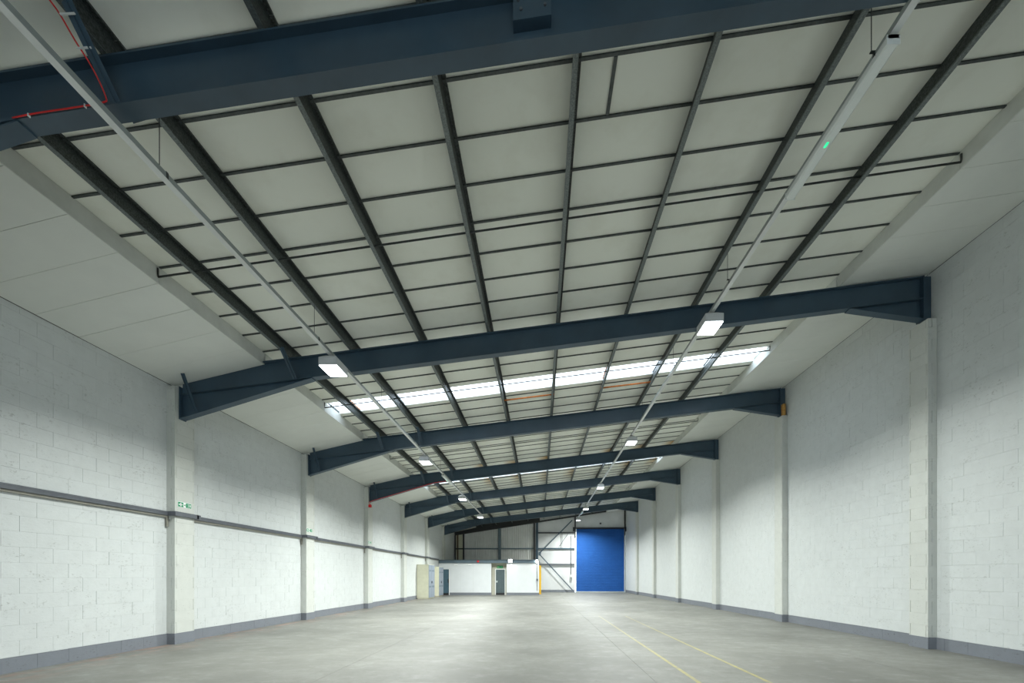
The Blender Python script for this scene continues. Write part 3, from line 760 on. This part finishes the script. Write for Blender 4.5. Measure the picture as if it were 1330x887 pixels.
MB().box(-3.45, -3.33, YP + 0.42, YP + 0.46, 0.98, 1.12).build('handle', 'silver', d2)
d3 = empty('door_3', (-7.45, YP, 0)); tag(d3, 'petrol blue door beside the lockers at the left wall', 'door', None, 'structure')
MB().box(-7.85, -7.10, YP + 0.02, YP + 0.07, 0.16, 2.0).build('leaf', 'teal2', d3); MB().box(-7.85, -7.10, YP + 0.015, YP + 0.07, 0.01, 0.16).build('kick_plate', 'black', d3)
MB().box(-7.19, -7.12, YP - 0.03, YP + 0.02, 0.95, 1.25).build('handle', 'black', d3)
MB().box(-7.10, -7.05, YP - 0.01, YP + 0.10, 0, 2.02).build('door_frame', 'signwhite', d3)
es = empty('exit_sign', (-3.13, YP + 0.44, 2.2), label='green exit sign above the partition door', cat='sign')
MB().box(-3.38, -2.90, YP + 0.41, YP + 0.45, 2.11, 2.31).build('plate', 'green', es)
p = MB(); a = YP + 0.407
def q(x0, x1, z0, z1): p.box(x0, x1, a, YP + 0.41, z0, z1)
q(-3.34, -3.26, 2.15, 2.27); q(-3.22, -3.20, 2.235, 2.265); q(-3.24, -3.18, 2.19, 2.225); q(-3.25, -3.22, 2.14, 2.18); q(-3.19, -3.16, 2.14, 2.18); q(-3.12, -2.99, 2.2, 2.22)
p.box(-3.0, -2.98, a, YP + 0.41, 2.17, 2.25); p.box(-2.98, -2.96, a, YP + 0.41, 2.185, 2.235); p.box(-2.96, -2.94, a, YP + 0.41, 2.2, 2.22)
MATG = plain('sign_light_green', (0.25, 0.62, 0.22), 0.4, 0, 0.03); MAT['green2'] = MATG
p.build('pictogram', 'green2', es)
bell = empty('alarm_bell', (-4.81, YP - 0.02, 2.63), label='round red alarm bell on the slate edge beam of the partition', cat='alarm')
smooth(MB().tube([(-4.81, YP - 0.02, 2.63), (-4.81, YP - 0.09, 2.63)], 0.085, 14).build('gong', 'red', bell)); smooth(MB().tube([(-4.81, YP - 0.09, 2.63), (-4.81, YP - 0.10, 2.63)], 0.03, 10).build('hub', 'red', bell))
for x, z, la in ((-2.28, 2.66, 'bright floodlight on the partition edge beam right of the door'), (-0.22, 2.62, 'bright narrow floodlight at the right corner of the partition')):
    t = empty('wall_floodlight', (x, YP - 0.02, z), label=la, cat='light', group='floodlights on the partition front')
    w = 0.16 if x < -1 else 0.08
    MB().box(x - w, x + w, YP - 0.16, YP - 0.11, z - 0.13, z + 0.13).build('housing', 'housing', t)
    MB().box(x - 0.03, x + 0.03, YP - 0.11, YP - 0.0205, z - 0.04, z + 0.04).build('bracket', 'housing', t)
    MB().box(x - w + 0.01, x + w - 0.01, YP - 0.168, YP - 0.16, z - 0.12, z + 0.12).build('lens', 'lens', t)
    l = area('floodlight_lamp', (x, YP - 0.18, z), (math.radians(-65), 0, 0), 0.2, 0.2, 24 if x < -1 else 8, (1, 0.98, 0.95)); l.rotation_euler = (math.radians(65), 0, 0)
    l.parent = t; l.location = (0, -0.16, 0)
for i, x in enumerate((-6.55, -5.45)):
    tag(MB().box(x - 0.13, x + 0.13, YP - 0.06, YP, 2.33, 2.41).build('emergency_light', 'signwhite'), ('small white bulkhead light on the partition, nearer the lockers', 'small white bulkhead light on the partition below the red bell')[i], 'light', 'bulkhead lights on the partition')
sc = empty('switch_conduit', (-0.2, YP - 0.01, 1.2), label='thin grey conduit with a switch box on the right edge of the partition', cat='switch')
smooth(MB().tube([(-0.2, YP - 0.03, 0.35), (-0.2, YP - 0.03, 2.45)], 0.016, 6).build('conduit', 'wall_trunk', sc)); MB().box(-0.26, -0.14, YP - 0.07, YP - 0.012, 1.1, 1.28).build('switch_box', 'wall_trunk', sc)
yp = empty('guard_post', (0.01, 33.6, 0), label='tall yellow guard post behind the right corner of the partition', cat='post')
MB().box(-0.05, 0.11, 33.55, 33.70, 0, 2.36).build('post', 'yellow', yp); MB().box(-0.055, 0.15, 33.5, 33.75, 0, 0.012).build('base_plate', 'yellow', yp)

# ------------------------------------------------------------------ lockers
def locker(y0, y1, depth, h, label):
    x0 = XL + 0.02; x1 = x0 + depth
    t = empty('locker', ((x0 + x1) / 2, (y0 + y1) / 2, 0), label=label, cat='cabinet', group='cream cabinets with blue-grey doors by the left wall')
    m = MB(); m.box(x0, x1 - 0.02, y0, y1, 0.06, h); m.box(x0 + 0.03, x1 - 0.06, y0 + 0.03, y1 - 0.03, 0, 0.06); m.build('carcass', 'cream', t)
    mid = (y0 + y1) / 2
    for i, (a, b) in enumerate(((y0 + 0.01, mid - 0.012), (mid + 0.012, y1 - 0.01))):
        d = MB().box(x1 - 0.018, x1, a, b, 0.08, h - 0.02).build('door', 'locker_face', t)
        yy = b - 0.09 if i == 0 else a + 0.05
        MB().box(x1, x1 + 0.02, yy, yy + 0.03, h * 0.45, h * 0.45 + 0.15).build('handle', 'black', d).location = -d.location
        MB().box(x1, x1 + 0.002, a + 0.05, b - 0.12, h * 0.80, h * 0.84).build('vent', 'steel2', d)
        MB().box(x1, x1 + 0.002, a + 0.05, b - 0.12, h * 0.33, h * 0.38).build('vent', 'steel2', d)
        for c in d.children: c.location = -t.location; c.location = (-t.location.x, -t.location.y, -t.location.z)
locker(25.9, 27.35, 0.78, 2.225, 'nearer cream cabinet with blue-grey double doors against the left wall')
locker(28.9, 30.2, 0.70, 2.15, 'farther cream cabinet with blue-grey double doors, next to the petrol door')

S.cycles.max_bounces = 10; S.cycles.diffuse_bounces = 6; S.cycles.sample_clamp_indirect = 6.0
